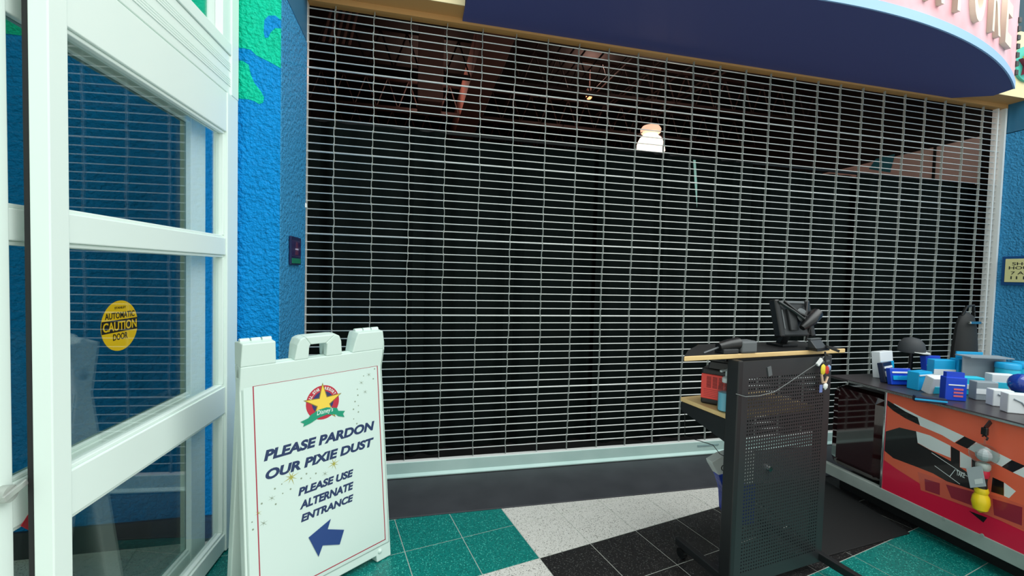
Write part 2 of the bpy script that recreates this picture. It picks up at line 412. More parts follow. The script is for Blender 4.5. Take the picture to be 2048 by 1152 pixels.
arcwall(RM-.004, RM+.006, -.002, .058).build('rim', bandm, mq, smooth=True)
arcwall(RM-.03, RM, .058, .95).build('fascia', pinkf, mq, smooth=True)
B(-2.262, -2.24, -.13, .0, .006, .95).build('end_panel', navy, mq)
B(2.2, 2.235, -.115, .0, .006, .95).build('end_panel', bandm, mq)
B(-2.24, 2.2, -.16, .0, .93, .95).build('top_panel', navy, mq)
text = 'DOUBLE FEATURE'; xc = {}
arcs = [-1.62,-1.38,-1.14,-.90,-.66,-.42, None, -.05, .20, .60, .845, 1.11, 1.40, 1.665]
for ch, s in zip(text, arcs):
    if ch == ' ': continue
    a = math.asin(max(-.99, min(.99, s/RM))); c = arc(RM, a); rr = Vector((math.cos(a), math.sin(a), 0))
    me = text_mesh(ch, .165, .52, .03, 0, .015, 'CENTER')
    put_mesh('letter', me, letterm, frame_mat((c.x, c.y, .135), rr, (0,0,1)), mq)
for k in range(7):
    c = arc(RM+.004, a_end-.006-.004*k*0); z = .10+.07*k
    B(c.x-.02, c.x+.012, c.y-.012, c.y+.02, z, z+.038).build('bulb_socket', dgrey, mq)
# star emblem on the lintel
se = empty('star_emblem', (5.66, -0.166, 3.16), 0, 'yellow outlined star on a round teal plaque beside the curved marquee', 'emblem')
def star(c, R, r, n=5, a0=PI/2): return [(c[0]+(R if k % 2 == 0 else r)*math.cos(a0+k*PI/n), c[1]+(R if k % 2 == 0 else r)*math.sin(a0+k*PI/n)) for k in range(2*n)]
def disc(c, R, n=40): return [(c[0]+R*math.cos(2*PI*k/n), c[1]+R*math.sin(2*PI*k/n)) for k in range(n)]
def xz(pts, y): return [Vector((a, y, b)) for a, b in pts]
MB().prism(xz(disc((0,.145), .15), 0), (0,-.02,0)).build('plaque', mat('teal_plaque', '4fc3b4', .5), se)
MB().prism(xz(star((-.008,.128), .115, .052), -.02), (0,-.03,0)).build('star_back', mat('maroon_edge', '9a2f48', .5), se)
MB().prism(xz(star((-.022,.138), .112, .050), -.05), (0,-.02,0)).build('star_rim', mat('yellow_star', 'f2dc6a', .5), se)
MB().prism(xz(star((-.022,.138), .062, .028), -.07), (0,-.004,0)).build('star_centre', mat('star_pink', 'c85a6a', .5), se)

# ------------------------------------------------------------------ glazed door panels on the left
DR = -math.radians(2.93)
def door(name):
    o = empty(name, (-0.344, -0.54, 0), DR, kind='structure'); return o
d1 = door('door_1'); tag(d1, 'white framed fixed door panel with three glazed lights nearest the blue wall')
bv = .003
def dbox(par, nm, x0, x1, y0, y1, z0, z1, m=white, bevel=bv): return B(x0, x1, y0, y1, z0, z1).build(nm, m, par, bevel=bevel)
dbox(d1, 'stile', -.062, 0, -.105, 0, .008, 2.165)
dbox(d1, 'stile', -.044, 0, -1.033, -.974, .008, 3.3)
for z0, z1 in ((.012,.092), (.675,.80), (1.418,1.497)):
    dbox(d1, 'rail', -.055, -.006, -.974, -.105, z0, z1)
    dbox(d1, 'bead', -.045, -.014, -.974, -.105, z1, z1+.012)
    if z0 > .1: dbox(d1, 'bead', -.045, -.014, -.974, -.105, z0-.012, z0)
dbox(d1, 'rail', -.055, -.004, -.974, -.105, 1.985, 2.163)
dbox(d1, 'bead', -.045, -.012, -.974, -.105, 1.972, 1.985)
for z0, z1 in ((.104,.663), (.812,1.406), (1.509,1.972)):
    B(-.033, -.029, -.974, -.105, z0, z1).build('pane', pane_f, d1)
    dbox(d1, 'bead', -.045, -.012, -.118, -.105, z0, z1)
hd = dbox(d1, 'header', -.09, -.006, -1.05, -.02, 2.168, 2.345)
b = MB()
for c0 in (2.205, 2.275):
    for k in range(4): b.box(-.006, -.0035, -1.05, -.022, c0+k*.010, c0+k*.010+.0075)
b.build('ribbing', white, hd)
dbox(d1, 'transom_rail', -.08, 0, -1.05, 0, 2.347, 2.40)
dbox(d1, 'post', -.08, .002, -.07, 0, 2.165, 3.3)
dbox(d1, 'transom_stile', -.07, -.004, -.145, -.07, 2.40, 3.3)
B(-.04, -.034, -.974, -.145, 2.40, 3.3).build('pane', pane_f, d1)
dbox(d1, 'transom_rail', -.08, 0, -.974, 0, 3.3, 3.4)
dbox(d1, 'gasket', -.058, -.044, -1.031, -1.0, .008, 3.3, black, .002)
# rear sliding leaf
d2 = door('door_2'); tag(d2, 'white framed sliding door leaf behind the fixed panel, with thumb turn lock')
X2 = -.086
dbox(d2, 'stile', X2-.045, X2, -.232, -.116, .012, 2.16)
dbox(d2, 'stile', X2-.045, X2, -1.17, -1.034, .012, 2.16)
for z0, z1 in ((.012,.097), (.682,.80), (1.418,1.50)):
    dbox(d2, 'rail', X2-.04, X2-.004, -1.034, -.232, z0, z1)
    dbox(d2, 'bead', X2-.034, X2-.010, -1.034, -.232, z1, z1+.012)
    if z0 > .1: dbox(d2, 'bead', X2-.034, X2-.010, -1.034, -.232, z0-.012, z0)
dbox(d2, 'rail', X2-.04, X2-.004, -1.034, -.232, 1.978, 2.16)
for z0, z1 in ((.109,.67), (.812,1.406), (1.512,1.978)):
    B(X2-.025, X2-.021, -1.034, -.232, z0, z1).build('pane', pane_r, d2)
tt = MB().tube([(X2,-1.064,.79),(X2+.02,-1.064,.79)], .021, 18).build('thumb_turn', mat('satin_steel','b9bdb8',.4,metal=.6), d2, smooth=True)
MB().bar((X2+.022,-1.085,.785),(X2+.026,-1.030,.805), .008, .016).build('lever', MATS['satin_steel'], tt, bevel=.002)
Ld = Matrix.Translation((-0.344,-0.54,0)) @ Matrix.Rotation(DR, 4, 'Z'); Li = Ld.inverted()
def on_door(px, py, x):
    n = Ld.to_3x3() @ Vector((1,0,0)); return Li @ on(px, py, n, Ld @ Vector((x,0,0)))
tri = [on_door(a, b_, X2-.004) for a, b_ in ((41,1052),(58,1026),(75,1030),(75,1066),(60,1062))]
MB().prism(tri, (.0012,0,0)).build('red_sticker', mat('sticker_red', 'c8102a', .4), d2)
# caution sticker
xs = X2-.0205
c0 = on_door(240, 651, xs); top = on_door(240, 601, xs); rgt = on_door(274, 645, xs); lft = on_door(206, 657, xs)
R = (top.z-on_door(240, 701, xs).z)/2
st = empty('caution_sticker', c0); st.parent = d2
yel = mat('caution_yellow', 'ffcf00', .4, k=.95); inkb = mat('ink_black', '1a1512', .5)
def yz(pts, x): return [Vector((x, a, b)) for a, b in pts]
MB().prism(yz(disc((0,0), R, 48), 0), (.001,0,0)).build('disc', yel, st)
hb = R*.24; bp = [(-math.sqrt(R*R-hb*hb),-hb),(-R*.99,0),(-math.sqrt(R*R-hb*hb),hb),(math.sqrt(R*R-hb*hb),hb),(R*.99,0),(math.sqrt(R*R-hb*hb),-hb)]
MB().prism(yz(bp, .001), (.0006,0,0)).build('black_band', inkb, st)
def dtext(body, w, h, zc, m, x): put_mesh('lettering', text_mesh(body, w, h, .0004, 0, .02, 'CENTER'), m, frame_mat((x, 0, zc-h/2), (0,1,0), (0,0,1)), st)
dtext('CAUTION', R*1.84, R*.36, 0, yel, .0018); dtext('AUTOMATIC', R*1.62, R*.25, R*.42, inkb, .0012)
dtext('DOOR', R*.80, R*.26, -R*.43, inkb, .0012); dtext('STANLEY', R*.62, R*.09, R*.72, inkb, .0012)

# ------------------------------------------------------------------ A-frame sign
bx, by, SY, LE, SW, SH = 0.4174, -0.8134, 0.6367, 0.1122, 0.6156, 1.0934
eS = Vector((math.cos(SY), math.sin(SY), 0)); nS = Vector((-math.sin(SY), math.cos(SY), 0))
base = Vector((bx, by, 0)) - eS*SW/2 + nS*.123
sg = empty('sidewalk_sign', base, SY, 'white plastic A-frame sidewalk sign reading please pardon our pixie dust', 'sign')
def bm_front(): # board (u,v,w) -> local
    M = Matrix.Identity(4); c, s = math.cos(LE), math.sin(LE)
    cols = ((1,0,0),(0,s,c),(0,-c,s))
    for j in range(3):
        for i in range(3): M[i][j] = cols[j][i]
    M[0][3], M[1][3], M[2][3] = -SW/2, -.123, 0
    return M
MF = bm_front(); MR = Matrix.Scale(-1, 4, (0,1,0)) @ MF
def uvp(pts, w): return [Vector((a, b, w)) for a, b in pts]
T_ = .045
def boardparts(MM, front):
    pre = 'front' if front else 'rear'
    out = [(0,.004),(.075,.004),(.077,.034),(SW-.077,.034),(SW-.075,.004),(SW,.004),(SW-.002,.95),(SW-.002,1.04),(SW-.012,1.088),
           (.476,1.088),(.466,1.06),(.452,.998),(.404,.998),(.396,1.06),(.386,1.084),(.366,1.093),(.236,1.093),(.216,1.084),(.206,1.06),(.198,1.002),
           (.128,1.002),(.122,1.088),(.004,1.088),(.002,.95)]
    # outline body as ring around the grip hole: build in strips
    b = MB()
    b.prism(uvp(out[:8]+[(SW-.002,.9985),(.002,.9985)]+out[23:], -T_), (0,0,T_))
    b.prism(uvp([(.452,.998),(SW-.002,.998),(SW-.002,1.04),(SW-.012,1.088),(.476,1.088),(.466,1.06)], -T_), (0,0,T_))
    b.prism(uvp([(.002,.998),(.128,.998),(.122,1.088),(.004,1.088)], -T_), (0,0,T_))
    b.prism(uvp([(.198,.998),(.256,.998),(.256,1.05),(.262,1.058),(.236,1.093),(.216,1.084),(.206,1.06)], -T_), (0,0,T_))
    b.prism(uvp([(.332,.998),(.404,.998),(.396,1.06),(.386,1.084),(.366,1.093),(.326,1.058),(.332,1.05)], -T_), (0,0,T_))
    b.prism(uvp([(.262,1.058),(.326,1.058),(.366,1.093),(.236,1.093)], -T_), (0,0,T_))
    b.xf(MM).build(pre+'_frame', whitep, sg, bevel=.004)
boardparts(MF, True); boardparts(MR, False)
for u0_, u1_ in ((.004,.122), (SW-.14,SW-.014)):
    h = MB()
    for k in range(3): h.tube([(u0_+(u1_-u0_)*k/3+.003, 0, 0), (u0_+(u1_-u0_)*(k+1)/3-.003, 0, 0)], .011, 10)
    h.xf(Matrix.Translation((-SW/2, 0, 1.081))).build('hinge', whitep, sg, smooth=True)
for u, v in ((.067,.962), (SW-.058,.967), (.058,.049), (SW-.058,.049)):
    MB().lathe([(.0105,0),(.0095,.004),(.005,.007),(.001,.008)], 14, (u, v, 0)).xf(MF).build('bolt', whitep, sg, smooth=True)
pn = MB().prism(uvp([(.014,.075),(SW-.012,.075),(SW-.012,.944),(.014,.944)], 0), (0,0,.003)).xf(MF).build('sign_panel', signw, sg)
seam = MB()
for p, q in (((.008,.948),(SW-.006,.948)), ((.010,.07),(.010,.948)), ((SW-.008,.07),(SW-.008,.948)), ((.01,.071),(SW-.01,.071))):
    seam.bar((*p, .0008), (*q, .0008), .0022, .0016, up=(0,0,1))
seam.xf(MF).build('panel_seam', mat('seam_shadow', '9fb3ab', .6), sg)
def pr(name, pts, m, w=.003, d=.0005): return MB().prism(uvp(pts, w), (0,0,d)).xf(MF).build(name, m, pn)
bw = .0042
x0, x1, y0, y1 = .046, .589, .089, .914
b = MB()
for (a, c, d, e) in ((x0,x1,y1-bw,y1),(x0,x1,y0,y0+bw),(x0,x0+bw,y0,y1),(x1-bw,x1,y0,y1)): b.box(a, c, d, e, .003, .0035)
b.xf(MF).build('red_border', red, pn)
def line(body, u0_, u1_, v0, h, bold=.048):
    put_mesh('lettering', text_mesh(body, u1_-u0_, h, .0005, .22, bold), navyp, MF @ Matrix.Translation((u0_, v0, .003)), pn)
line('PLEASE PARDON', .076, .558, .6145, .042); line('OUR PIXIE DUST', .080, .551, .541, .040)
line('PLEASE USE', .199, .442, .436, .0325); line('ALTERNATE', .203, .440, .380, .0335); line('ENTRANCE', .206, .437, .328, .031)
pr('arrow', [(.2337,.256),(.3283,.2919),(.3132,.2557),(.3856,.2223),(.3631,.1697),(.2895,.1995),(.2707,.1621)], navya, .003, .003)
lc_ = (.3165, .7936)
pr('emblem_ring', disc(lc_, .0725), mat('emblem_red', 'b8283c', .5), .003, .0005)
pr('emblem_disc', disc(lc_, .047), mat('emblem_navy', '2c2f66', .5), .0035, .0004)
sr = math.radians(-3)
pr('emblem_star_outline', star((.318,.790), .088, .031, a0=PI/2), mat('emblem_gold', '8c7a2c', .5), .0039, .0004)
pr('emblem_star', star((.318,.790), .079, .026, a0=PI/2), mat('emblem_yellow', 'edcb4a', .5), .0043, .0004)
rib = mat('emblem_green', '14916f', .5)
pr('emblem_ribbon', [(.219,.733),(.252,.741),(.262,.752),(.295,.766),(.332,.769),(.378,.756),(.383,.742),(.414,.735),(.404,.724),(.410,.709),(.3815,.719),(.372,.729),(.331,.738),(.294,.732),(.26,.718),(.229,.711),(.234,.722)], rib, .0047, .0004)
me = text_mesh("Disney's", .072, .026, .0004, .25, .01); put_mesh('lettering', me, whitep, MF @ Matrix.Translation((.288,.738,.0051)) @ Matrix.Rotation(math.radians(2), 4, 'Z'), pn)
def arctext(body, a0, a1, R_, h):
    for k, ch in enumerate(body):
        a = a0+(a1-a0)*k/(len(body)-1)
        me = text_mesh(ch, h*.62 if ch not in 'I-' else h*.22, h if ch != '-' else h*.15, .0004, 0, .03, 'CENTER')
        put_mesh('emblem_letter', me, whitep, MF @ Matrix.Translation((lc_[0]+R_*math.cos(a), lc_[1]+R_*math.sin(a), .0036)) @ Matrix.Rotation(a-PI/2, 4, 'Z'), pn)
arctext('ALL-STAR', math.radians(160), math.radians(106), .0535, .0125)
arctext('RESORT', math.radians(76), math.radians(28), .0535, .0125)
def sparkle(u, v, R_, m):
    b = MB()
    for k in range(4 if R_ > .02 else 3):
        a = PI*k/(4 if R_ > .02 else 3)+.3; d = Vector((math.cos(a), math.sin(a), 0)); n_ = Vector((-d.y, d.x, 0)); rr = R_*(1 if k % 2 == 0 else .72)
        c = Vector((u, v, .0031+.0001*k))
        b.prism([c-d*rr, c+n_*R_*.07, c+d*rr, c-n_*R_*.07], (0,0,.0003))
    b.xf(MF).build('sparkle', m, pn)
for (u, v), r_, m in (((.1746,.5214),.034,gold),((.3536,.519),.030,gold),((.313,.4899),.015,greyp),((.5403,.8765),.014,greyp),((.5001,.8457),.013,greyp),
                      ((.5175,.7999),.013,greyp),((.1001,.4666),.015,greyp),((.0679,.3836),.016,greyp),((.051,.4285),.013,gold)): sparkle(u, v, r_, m)
dots = [(.5132,.875),(.5627,.853),(.5717,.8987),(.4789,.8193),(.4801,.7918),(.4649,.7658),(.4804,.744),(.4556,.7328),(.479,.7152),(.4546,.6891),(.4688,.6644),(.2139,.5038),(.2509,.492),(.2355,.5157),(.2741,.5041),
        (.138,.5074),(.1121,.4986),(.1707,.4762),(.1404,.47),(.1132,.4383),(.0635,.4596),(.0283,.4042),(.0304,.3756)]
for k, (u, v) in enumerate(dots): pr('dust_dot', disc((u, v), .0036 if k % 3 else .0026, 10), greyp)

# ------------------------------------------------------------------ workstation cart
RC = math.radians(8)
ct = empty('workstation_cart', (2.12, -1.33, 0), RC, 'black steel workstation cart with perforated front panel and birch edged top', 'cart')
def perf(x0, x1, z0, z1, nx, nz, r):
    b = MB(); dx = (x1-x0)/nx; dz = (z1-z0)/nz; idx = {}
    def vv(p):
        k = (round(p[0], 5), round(p[1], 5))
        if k not in idx: idx[k] = len(b.v); b.v.append(Vector((p[0], 0, p[1])))
        return idx[k]
    for i in range(nx):
        for j in range(nz):
            cx, cz = x0+(i+.5)*dx, z0+(j+.5)*dz
            oc = [vv((cx+r*math.cos(PI/8+k*PI/4), cz+r*math.sin(PI/8+k*PI/4))) for k in range(8)]
            c = [vv((cx+dx/2, cz+dz/2)), vv((cx-dx/2, cz+dz/2)), vv((cx-dx/2, cz-dz/2)), vv((cx+dx/2, cz-dz/2))]
            b.f += [(oc[0],c[0],oc[1]), (oc[1],c[0],c[1],oc[2]), (oc[2],c[1],oc[3]), (oc[3],c[1],c[2],oc[4]), (oc[4],c[2],oc[5]), (oc[5],c[2],c[3],oc[6]), (oc[6],c[3],oc[7]), (oc[7],c[3],c[0],oc[0])]
    return b
px0, px1 = -.235, .245
pp = perf(px0, px1, .10, .955, 32, 57, .0040).build('perforated_panel', cartm, ct)
md = pp.modifiers.new('solid', 'SOLIDIFY'); md.thickness = .0015; md.offset = 0
b = MB(); b.box(-.27, px0, -.001, .001, .045, 1.025); b.box(px1, .283, -.001, .001, .045, 1.025); b.box(px0, px1, -.001, .001, .955, 1.025); b.box(px0, px1, -.001, .001, .045, .10)
b.build('panel_border', cartm, ct)
B(-.296, -.27, -.004, .055, .045, 1.028).build('side_column', cartd, ct, bevel=.004)
B(.27, .296, .0025, .055, .045, 1.028).build('side_column', cartm, ct, bevel=.004)
B(-.27, .27, .03, .05, .97, 1.028).build('top_bracket', cartd, ct)
B(-.30, .36, .06, .24, 1.012, 1.03).build('top_frame', cartd, ct, bevel=.003)
TPL = [(-.545,.042),(.41,.016),(.40,.25),(-.25,.27),(-.42,.155)]
tp = MB().prism([(a, b_, 1.03) for a, b_ in TPL], (0,0,.02)).build('tabletop', wood, ct, bevel=.003)
MB().prism([(a*.992, .14+(b_-.14)*.965, 1.05) for a, b_ in TPL], (0,0,.0015)).build('top_laminate', mat('black_laminate', '1b1b1c', .45), tp)
sh = B(-.268, .268, .057, .35, .755, .775).build('shelf', wood, ct, bevel=.002)
MB().prism([(-.27,.057,.65),(-.27,.057,.754),(-.27,.345,.754),(-.27,.345,.715)], (.012,0,0)).build('shelf_bracket', cartd, ct)
MB().prism([(.258,.057,.65),(.258,.057,.754),(.258,.345,.754),(.258,.345,.715)], (.012,0,0)).build('shelf_bracket', cartd, ct)
B(-.258, .258, .335, .345, .70, .754).build('shelf_rail', cartd, ct)
for x in (-.296, .268):
    B(x, x+.03, -.30, .32, .052, .088).build('base_bar', cartd, ct, bevel=.004)
    for y in (-.27, .285):
        cs = MB().tube([(x+.004,y,.025),(x+.026,y,.025)], .025, 16).build('caster', blk, ct, smooth=True)
        MB().box(x+.008, x+.022, y-.012, y+.012, .035, .053).build('fork', grey, cs)
B(-.266, .268, .0, .03, .052, .085).build('cross_bar', cartd, ct, bevel=.003)
MB().tube([(-.09,-.001,.545),(-.09,-.012,.545)], .011, 14).build('lock_barrel', chrome, ct, smooth=True)
MB().bar((-.12,-.003,.995),(-.11,-.003,.955), .022, .004, up=(0,1,0)).build('cable_clip', grey, ct)
Mc = Matrix.Translation((2.12,-1.33,0)) @ Matrix.Rotation(RC, 4, 'Z')
def cw(x, y, z): return Mc @ Vector((x, y, z))
# tablet terminal (back view) on stand
tc_ = atY(1584, 637, -1.20)
tb = empty('tablet_terminal', (tc_.x, tc_.y, 1.0515), RC, 'black rugged tablet terminal seen from behind on a stand on the cart top', 'tablet')
zc = tc_.z-1.0515; TL = Matrix.Translation((0,0,zc)) @ Matrix.Rotation(math.radians(-14), 4, 'X') @ Matrix.Rotation(math.radians(1), 4, 'Y')
B(-.115,.115,-.012,.012,-.085,.085).xf(TL).build('shell', dgrey, tb, bevel=.008)
b = MB(); b.box(-.118,-.088,-.02,.016,-.088,.088); b.build('bumper', blk, tb, bevel=.006).matrix_local = TL
b = MB(); b.box(.088,.118,-.02,.016,-.088,.088); b.build('bumper', blk, tb, bevel=.006).matrix_local = TL
b = MB(); b.box(-.05,.0,-.026,-.012,-.06,.045); b.build('battery_door', dgrey, tb, bevel=.004).matrix_local = TL
b = MB(); b.box(-.082,-.076,-.0165,-.012,-.05,.04); b.build('side_slot', grey, tb).matrix_local = TL
b = MB(); b.box(-.08,.08,-.018,-.012,.07,.082); b.build('top_ridge', grey, tb, bevel=.002).matrix_local = TL
for pts in (((-.10,-.02,.078),(-.03,-.036,.03),(.02,-.045,-.01)), ((.10,-.02,.078),(.06,-.036,.03),(.02,-.045,-.01)), ((-.06,-.02,.08),(.0,-.04,.02),(.05,-.045,.0))):
    MB().tube([TL @ Vector(p) for p in pts], .0065, 6).build('strap', blk, tb, smooth=True)
b = MB(); b.lathe([(.002,-.006),(.028,-.006),(.034,0),(.028,.008),(.002,.01)], 18).xf(TL @ Matrix.Translation((.03,-.03,.012)) @ Matrix.Rotation(PI/2, 4, 'X')); b.build('swivel_disc', grey, tb, smooth=True)
b = MB(); b.tube([(.0,-.04,-.05),(.05,-.055,-.015),(.10,-.05,.015),(.125,-.03,.02)], .02, 10, radii=[.014,.026,.028,.016]).xf(TL); b.build('hand_strap', blk, tb, smooth=True)
MB().tube([(.085,-.03,zc-.03),(.075,-.02,.03)], .006, 6).build('prop', blk, tb)
B(-.05,.05,.0,.09,.0,.012).build('stand_base', blk, tb, bevel=.003)
MB().bar((0,.05,.01),(0,.0,zc-.03), .05, .02, up=(0,1,0)).build('stand_arm', blk, tb)
# handheld scanner
pS = atZ(1468, 694, 1.075)
sc_ = empty('handheld_scanner', (pS.x, pS.y, 1.0515), RC-.05, 'black handheld scanner with grey head lying at the left end of the cart top', 'scanner')
B(.015,.10,-.03,.03,.0,.052).build('cradle', grey, sc_, bevel=.008)
MB().tube([(-.085,0,.026),(-.03,0,.034),(.02,0,.038)], .022, 12, radii=[.018,.024,.028]).build('body', blk, sc_, smooth=True)
MB().tube([(-.17,-.01,.005),(-.085,0,.024)], .004, 6).build('stylus', grey, sc_)
B(-.08,-.0,-.028,.028,.0,.02).build('battery', dgrey, sc_, bevel=.004)
# clip reader on the table edge
pR = cw(.205, -.01, 1.0515)
cr = empty('card_reader', pR, RC+.1, 'small dark card reader clipped on the cart edge right of the tablet', 'card reader')
MB().prism([(-.045,.0,.012),(-.045,.03,.05),(-.045,.04,.05),(-.045,.04,.012)], (.085,0,0)).build('body', dgrey, cr, bevel=.003)
B(-.046,.041,.026,.042,.05,.054).build('top_edge', grey, cr)
MB().bar((.03,-.0,.02),(.065,-.035,.002), .022, .012).build('clip', blk, cr, bevel=.002)
B(-.04,.06,.0,.05,.0,.012).build('foot', blk, cr)
# charm cluster hanging under table edge
ch = empty('charm_cluster', cw(.212,-.018,.86), RC, 'bunch of small coloured charms hanging from the cart edge over the perforated panel', 'keychain')
MB().tube([(0,0,.19),(.0,-.004,.14)], .004, 6).build('strap', blk, ch)
MB().bar((-.022,0,.142),(.03,0,.148), .006, .006).build('bar', grey, ch)
MB().lathe([(.002,0),(.013,.008),(.016,.025),(.013,.042),(.002,.05)], 14, (-.016,-.006,.085), 1, .35).build('yellow_charm', mat('charm_yellow','e6cf3a',.4), ch, smooth=True)
MB().lathe([(.002,0),(.011,.006),(.011,.03),(.002,.04)], 12, (.004,-.010,.088), 1, .5).build('red_charm', mat('charm_red','c23026',.4), ch, smooth=True)
MB().lathe([(.002,0),(.012,.008),(.012,.022),(.002,.03)], 12, (.022,-.006,.10), 1, .5).build('blue_charm', mat('charm_blue','7f9cc4',.4), ch, smooth=True)
MB().tube([(-.022,-.004,.088),(-.012,-.004,.05),(.008,-.004,.05),(.02,-.004,.075)], .005, 8).build('curled_charm', mat('charm_tan','d8b79a',.5), ch, smooth=True)
MB().lathe([(.002,0),(.013,.01),(.014,.024),(.003,.034)], 12, (.006,-.005,.015), 1, .5).build('white_charm', mat('charm_white','e4e4de',.5), ch, smooth=True)
B(-.031,-.012,-.005,-.003,.005,.04).build('tag_charm', mat('charm_slate','6b7bb0',.5), ch)
# cable draped across panel
pts = [cw(.165,-.045,1.035), cw(.13,-.046,1.01), cw(.08,-.030,.975), cw(.0,-.014,.925), cw(-.09,-.010,.885), cw(-.18,-.010,.875), cw(-.26,-.012,.878), cw(-.302,-.0,.89)]
cb = MB().tube(pts, .0017, 6).build('charging_cable', mat('cable_grey','6d7070',.5), smooth=True)
tag(cb, 'thin grey cable drooping from the cart top across the perforated panel', 'cable')
B(-.008,.008,-.004,.004,-.018,.018).xf(Matrix.Translation(cw(.135,-.046,1.012)) @ Matrix.Rotation(RC,4,'Z') @ Matrix.Rotation(math.radians(48),4,'Y')).build('plug', mat('plug_white','e4e6e4',.4), cb)
# portable power station
ps = empty('power_station', cw(-.155,.20,.775), math.radians(-52), 'black portable power station with red louvred front on the cart shelf', 'power station')
B(-.085,.085,-.055,.055,.0,.17).build('case', blk, ps, bevel=.008)
MB().prism([(-.06,-.05,.17),(.06,-.05,.17),(.03,-.045,.205),(-.05,-.045,.205)], (0,.09,0)).build('top_cap', blk, ps, bevel=.004)
fp = B(-.083,.083,-.063,-.055,.028,.145).build('red_front', mat('signal_red','f2483e',.4), ps, bevel=.004)
lv = MB()
for k in range(4):
    for j in range(9): lv.box(-.058+k*.026,-.038+k*.026,-.0642,-.062,.083+j*.0060,.0862+j*.0060)
for j in range(5): lv.box(-.07,.07,-.0635,-.062,.04+j*.008,.0412+j*.008)
lv.build('louvres', mat('louvre_red','7c1d1c',.6), fp)
# sanitizer bottle
sb = empty('sanitizer_bottle', cw(-.232,.115,.775), RC, 'clear pump bottle of blue sanitizer on the cart shelf by the black column', 'bottle')
clr = glass('bottle_clear', (.88,.95,.96), 1.3)
MB().lathe([(.030,0),(.033,.004),(.033,.105),(.026,.122),(.014,.130)], 18).build('bottle', clr, sb, smooth=True)
MB().lathe([(.028,.004),(.030,.006),(.030,.085),(.028,.086)], 18).build('liquid', mat('sanitizer','7fc2d8',.15), sb, smooth=True)
MB().lathe([(.0150,.130),(.0165,.132),(.0165,.150),(.010,.156)], 14).build('cap', mat('pump_white','d6e2e4',.4), sb, smooth=True)
MB().tube([(0,0,.156),(0,0,.185)], .004, 8).build('pump_stem', MATS['pump_white'], sb)
MB().bar((-.034,0,.182),(.012,0,.190), .012, .009).build('nozzle', MATS['pump_white'], sb, bevel=.002)
# hanging merchandise bag behind cart
bgp = [atY(a, b_, -1.02) for a, b_ in ((1425,927),(1464,905),(1540,900),(1540,1046),(1467,1046),(1450,1010))]
zb = min(p.z for p in bgp)
bagM = empty('shopping_bag', (sum(p.x for p in bgp)/6, -1.02, 0), 0, 'white and blue plastic shopping bag hanging behind the left side of the cart', 'bag')
def bag(name, zpts, m, yoff, th=.02):
    pts = [atY(1400+a/6.4, 880+b_/6.4, -1.02)-Vector((bagM.location.x, -1.02, 0)) for a, b_ in zpts]
    return MB().prism([p+Vector((0,yoff,0)) for p in pts], (0,th,0)).build(name, m, bagM, bevel=.003)
bag('white_top', [(155,285),(290,205),(420,165),(700,150),(700,560),(380,560),(240,450),(170,330)], mat('bag_white','cfd6d2',.5,bump=(20,.2,.01)), 0, .05)
bag('blue_body', [(235,450),(350,415),(420,560),(700,560),(700,1080),(390,1080),(350,990),(310,900),(300,680),(285,600)], mat('bag_blue','2446b4',.35,noise=(14,.5,'16266e'),bump=(18,.4,.02)), -.004, .045)
bag('paper_tag', [(300,505),(365,445),(420,500),(385,590)], mat('tag_white','e8ecec',.5), -.008, .003)
cgx = atY(1400+305/6.4, 880+355/6.4, -1.02)-Vector((bagM.location.x,-1.02,0))
MB().prism([cgx+Vector((a,-.001,b_)) for a, b_ in disc((0,0),.017,24)], (0,-.001,0)).build('ring_mark', dgrey, bagM)
MB().prism([cgx+Vector((a,-.002,b_)) for a, b_ in disc((0,0),.012,20)], (0,-.001,0)).build('ring_mark', MATS['bag_white'], bagM)
MB().prism([cgx+Vector((a,-.003,b_)) for a, b_ in disc((0,0),.005,14)], (0,-.001,0)).build('ring_mark', dgrey, bagM)
hang = MB().tube([cw(-.285,.30,.72), cw(-.287,.29,.6), atY(1426,890,-1.02), atY(1440,908,-1.02), atY(1448,912,-1.02)], .002, 5).build('bag_cord', blk, smooth=True)
tag(hang, 'thin black cord running from the cart shelf down to the hanging bag', 'cord')

# ------------------------------------------------------------------ black mat right of cart
mp = [atZ(1652,1112,.006), atZ(1820,1066,.006), Vector((3.27,-.6,.006)), Vector((3.27,-.515,.006)), Vector((2.62,-.515,.006))]
o = MB().prism([Vector((p.x,p.y,.0005)) for p in mp], (0,0,.006)).build('floor_mat', mat('mat_black','141516',.7), bevel=.002)
tag(o, 'plain black floor mat between the cart and the red display counter', 'mat')

# ------------------------------------------------------------------ red display counter
XC = 3.20
dc = empty('display_counter', (3.75, -1.6, 0), 0, 'long red and orange display counter with film clapper graphic and steel kick rail', 'counter')
def L(p): return Vector(p)-Vector((3.75,-1.6,0))
crim = mat('crimson_laminate', 'd81840', .3, coat=.15); orng = mat('orange_laminate', 'e8684a', .3, coat=.15)
gl = mat('glossy_black_end', '2a1012', .06, coat=1.0)
def cb_(nm, x0, x1, y0, y1, z0, z1, m, bevel=0): return B(x0-3.75, x1-3.75, y0+1.6, y1+1.6, z0, z1).build(nm, m, dc, bevel=bevel)
cb_('core', XC+.02, 4.3, -2.6, -.98, .10, .72, mat('counter_core','3a1c1e',.5))
cb_('toe_kick', XC+.10, 4.25, -2.6, -.64, .0, .10, black)
fpn = cb_('front_panel', XC, XC+.02, -2.6, -.968, .165, .735, crim)
ce = cb_('end_panel', XC+.004, 4.28, -.966, -.62, .165, .70, gl, .06)
cb_('kick_rail', XC-.006, XC+.03, -2.6, -.60, .095, .165, steel, .003)
cb_('edge_trim', XC-.004, XC+.012, -.972, -.960, .165, .735, chrome, .002)
